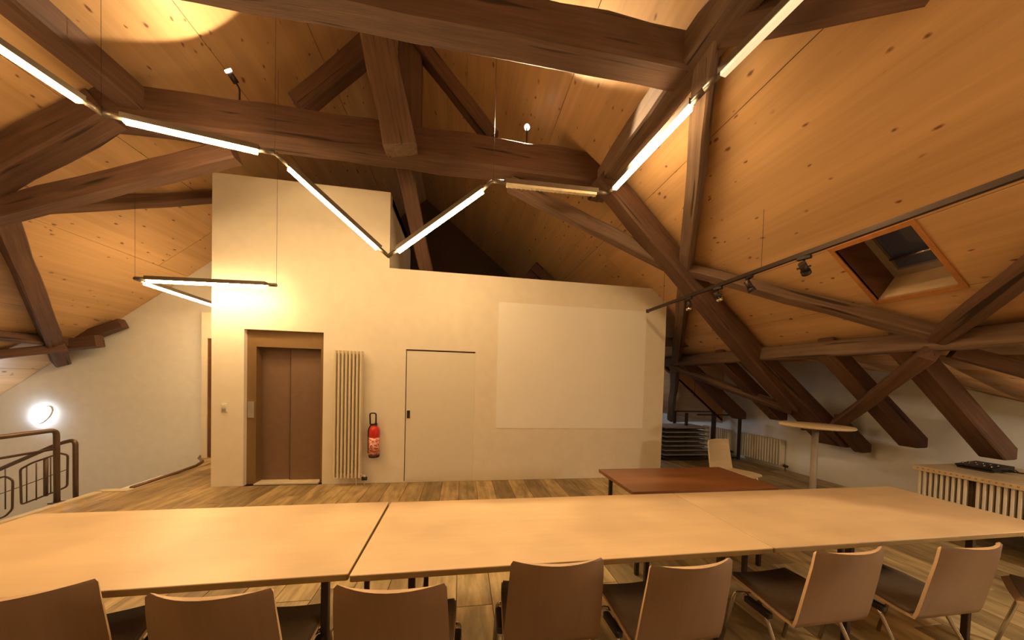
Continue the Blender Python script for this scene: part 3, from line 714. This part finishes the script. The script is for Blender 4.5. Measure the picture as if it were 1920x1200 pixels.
# ------------------------------------------------------------------ chairs
PROF = [(.25, .432), (.225, .446), (.12, .445), (.0, .436), (-.09, .428), (-.135, .428), (-.165, .440), (-.185, .475), (-.205, .54), (-.226, .62), (-.247, .70), (-.267, .78), (-.281, .848), (-.284, .860)]
WID = [.185, .20, .21, .215, .218, .22, .22, .22, .219, .217, .214, .210, .206, .195]
def shell_grid():
    rows = []; n = 10
    for i, ((y, z), w) in enumerate(zip(PROF, WID)):
        t = max(0, (i-6)/7); r = []
        for k in range(n+1):
            u = 2*k/n-1
            r.append(Vector((u*w, y+.055*t*u*u+(.012*(1-t))*0, z+(.012*u*u if i < 6 else 0))))
        rows.append(r)
    return rows
def sheet(rows, th, name, mat, parent, rim=None):
    b = MB(); nr, nc = len(rows), len(rows[0]); N = []
    for i in range(nr):
        q = []
        for k in range(nc):
            a = rows[min(i+1, nr-1)][k]-rows[max(i-1, 0)][k]; c = rows[i][min(k+1, nc-1)]-rows[i][max(k-1, 0)]
            q.append(a.cross(c).normalized())
        N.append(q)
    for s in (0, 1):
        for i in range(nr):
            for k in range(nc): b.v.append(rows[i][k]+N[i][k]*th*s)
    o = nr*nc
    for i in range(nr-1):
        for k in range(nc-1):
            p = i*nc+k; b.f.append((p, p+1, p+nc+1, p+nc)); b.sm.append(True); b.f.append((o+p, o+p+nc, o+p+nc+1, o+p+1)); b.sm.append(True)
    e = MB() if rim else b
    if rim: e.v = list(b.v)
    loop = [k for k in range(nc)]+[i*nc+nc-1 for i in range(1, nr)]+[(nr-1)*nc+k for k in range(nc-2, -1, -1)]+[i*nc for i in range(nr-2, 0, -1)]
    for a, c in zip(loop, loop[1:]+loop[:1]): e.f.append((a, c, o+c, o+a)); e.sm.append(False)
    ob = b.build(name, mat, parent)
    if rim: e.build('shell_edge', rim, ob)
    return ob
def make_chair(label, pad=True, mat='shell', rim='shell_edge'):
    t = thing('chair', label, 'chair', group='wooden shell chairs along the table row')
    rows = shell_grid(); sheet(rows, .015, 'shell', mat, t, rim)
    if pad:
        pr = [[p+Vector((0, 0, .004)) for p in r] for r in [[Vector((q.x*.95, q.y, q.z)) for q in rw] for rw in rows[1:6]]]
        b = MB(); top = [[p+Vector((0, 0, .024)) for p in r] for r in pr]
        nr, nc = len(pr), len(pr[0])
        b.v = [p for r in pr for p in r]+[p for r in top for p in r]; o = nr*nc
        for i in range(nr-1):
            for k in range(nc-1):
                p = i*nc+k; b.f.append((p, p+nc, p+nc+1, p+1)); b.sm.append(True); b.f.append((o+p, o+p+1, o+p+nc+1, o+p+nc)); b.sm.append(True)
        loop = [k for k in range(nc)]+[i*nc+nc-1 for i in range(1, nr)]+[(nr-1)*nc+k for k in range(nc-2, -1, -1)]+[i*nc for i in range(nr-2, 0, -1)]
        for a, c in zip(loop, loop[1:]+loop[:1]): b.f.append((a, o+a, o+c, c)); b.sm.append(True)
        b.build('seat_pad', 'fabric', t)
    for s in (-1, 1):
        MB().tube(arc_path([(s*.19, .12, .418), (s*.222, .17, .40), (s*.235, .25, .01)], .04), .0105, 8).build('leg', 'chrome', t)
        MB().tube(arc_path([(s*.19, .05, .418), (s*.222, -.02, .40), (s*.240, -.235, .01)], .04), .0105, 8).build('leg', 'chrome', t)
        MB().rbox(s*.222-.018, s*.222+.018, -.05, .10, .395, .427, .01).build('glider_block', 'black', t)
    MB().tube([(-.19, .12, .416), (.19, .12, .416)], .0105, 6).tube([(-.19, .05, .416), (.19, .05, .416)], .0105, 6).build('cross_tube', 'chrome', t)
    return t
chair0 = make_chair('x')
def place(label, pl, pr, first=[True], zt=.862):
    a, b = onZ(*pl, zt), onZ(*pr, zt); d = b-a; rz = math.atan2(d.y, d.x); m = (a+b)/2
    off = Vector((math.sin(rz), -math.cos(rz), 0))*(-.235)   # from the back top corners forward to the chair origin
    loc = Vector((m.x, m.y, 0))+off
    if first[0]:
        first[0] = False; chair0.location = loc; chair0.rotation_euler = (0, 0, rz); chair0['label'] = label; return
    dup(chair0, loc, rz, label)
place('brown shell chair at the lower left edge, turned to the right', (-130, 1136), (148, 1090))
place('brown shell chair second from the left edge, at the left table', (272, 1113), (511, 1103))
place('brown shell chair just right of the visible table joint', (630, 1097), (833, 1094))
place('tall looking brown shell chair in the middle overlapping the table edge', (968, 1052), (1123, 1046))
place('brown shell chair right of the middle one, turned a little', (1222, 1060), (1372, 1046))
place('brown shell chair third from the right edge', (1530, 1034), (1660, 1024))
place('brown shell chair second from the right edge with its frame showing', (1760, 1025), (1886, 1016))
dup(chair0, (3.42, 1.18, 0), .55, 'brown shell chair cut by the right edge, only seat and legs showing')
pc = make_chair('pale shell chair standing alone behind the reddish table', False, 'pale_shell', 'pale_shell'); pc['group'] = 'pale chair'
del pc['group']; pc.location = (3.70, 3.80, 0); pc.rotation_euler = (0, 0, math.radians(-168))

# ------------------------------------------------------------------ rack with folded tables
rk = thing('trolley_rack', 'dark metal storage rack with thin posts beside the knee wall', 'rack', (5.6, 6.3, 0))
rx0, rx1, ry0, ry1 = 4.85, 6.05, 6.1, 6.85
for x, y in ((rx1, ry0), (5.42, ry0), (5.02, ry0+.35), (rx1, ry1), (5.02, ry1)):
    MB().rbox(x-.025, x+.025, y-.025, y+.025, .02, 1.0, .004).build('post', 'darkmetal', rk, world=True)
MB().rbox(5.0, rx1, ry0-.015, ry0+.015, .985, 1.01, .004).rbox(5.0, rx1, ry1-.015, ry1+.015, .985, 1.01, .004).build('top_rail', 'darkmetal', rk, world=True)
MB().rbox(4.3, rx1, ry0, ry1, .04, .075, .006).build('deck', 'darkmetal', rk, world=True)
for x, y in ((4.4, 6.2), (5.95, 6.2), (4.4, 6.75), (5.95, 6.75)):
    MB().lathe([(0, -.015), (.03, -.015), (.03, .015), (0, .015)], 12, (x, y, .03), 'X').build('caster', 'black', rk, world=True)
for k in range(7):
    z = .08+.098*k; t = thing('folded_table', 'folded table lying flat in the rack, %s' % ['lowest of the stack', 'second from the bottom', 'third from the bottom', 'in the middle of the stack', 'third from the top', 'second from the top', 'topmost of the stack'][k], 'table', (5.0, 6.48, z), 0, 'folded tables stacked in the rack')
    MB().rbox(-.68, .38, -.30, .32, .022, .045, .004).build('tabletop', 'grey', t)
    for a in (-.26, .26): MB().tube([(-.6, a, .011), (.3, a, .011)], .011, 6).build('folded_leg', 'darkmetal', t)
# thin pale rod beside the wall end and grey post
tag(MB().tube([(3.62, 5.35, 0), (3.60, 5.33, 1.95)], .007, 6).build('pole', 'white_bar', org=(3.62, 5.35, 0)), 'thin pale rod standing against the right end of the white wall', 'pole')

# ------------------------------------------------------------------ slatted cabinet on the right
cb = thing('slatted_cabinet', 'low cabinet with a pale wooden top and white vertical slats at the right edge', 'cabinet', (5.75, 1.5, 0))
cx, cy1, cy0 = 5.16, 2.86, .2
MB().rbox(cx-.03, 6.27, cy0, cy1+.01, .734, .784, .006).build('cabinet_top', 'pale_shell', cb, world=True)
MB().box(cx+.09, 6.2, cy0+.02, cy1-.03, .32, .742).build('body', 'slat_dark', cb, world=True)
y = cy1-.04; k = 0
while y > cy0+.05:
    if k != 9:
        MB().rbox(cx, cx+.03, y-.011, y+.011, .30, .742, .003).build('slat', 'white_bar', cb, world=True)
    else:
        for j in range(3): MB().tube([(cx+.03, y+.02-.02*j, .30), (cx+.03, y+.02-.02*j, .742)], .004, 5).build('rod', 'darkmetal', cb, world=True)
    MB().box(cx-.0325, cx-.0295, y-.007, y+.007, .756, .769).build('end_plug', 'frame_wood', cb, world=True)
    y -= .0412; k += 1
for lx_, ly_ in ((5.3, 2.7), (6.1, 2.7), (5.3, .4), (6.1, .4)): MB().rbox(lx_-.025, lx_+.025, ly_-.025, ly_+.025, 0, .32, .004).build('leg', 'darkmetal', cb, world=True)
dv = thing('control_console', 'black console with small feet and a tangle of cables on the slatted cabinet', 'device', (5.62, 2.62, .782))
MB().prism([(-.06, -.13, .012), (-.10, -.13, .045), (.22, -.13, .07), (.22, -.13, .012)], (0, .26, 0)).build('housing', 'black', dv)
for a in (-.08, .18): MB().rbox(a, a+.03, -.12, .12, 0, .02, .004).build('foot', 'black', dv)
for i in range(5):
    for j in range(2): MB().lathe([(0, 0), (.009, 0), (.007, .014), (0, .014)], 8, (-.04+.09*j, -.10+.05*i, .048+.0065*(1+j*1.2))).build('knob', 'chrome', dv)
random.seed(5)
for i in range(3):
    pts = [(.05+.1*i, -.12, .03)]; x, y = .02+.08*i, -.18
    for k in range(8): pts.append((x, y, .012+random.uniform(0, .03))); x += random.uniform(-.08, .08); y -= random.uniform(.03, .1)
    MB().tube(arc_path(pts, .04, 3), .006, 5).build('cable', 'black', dv)
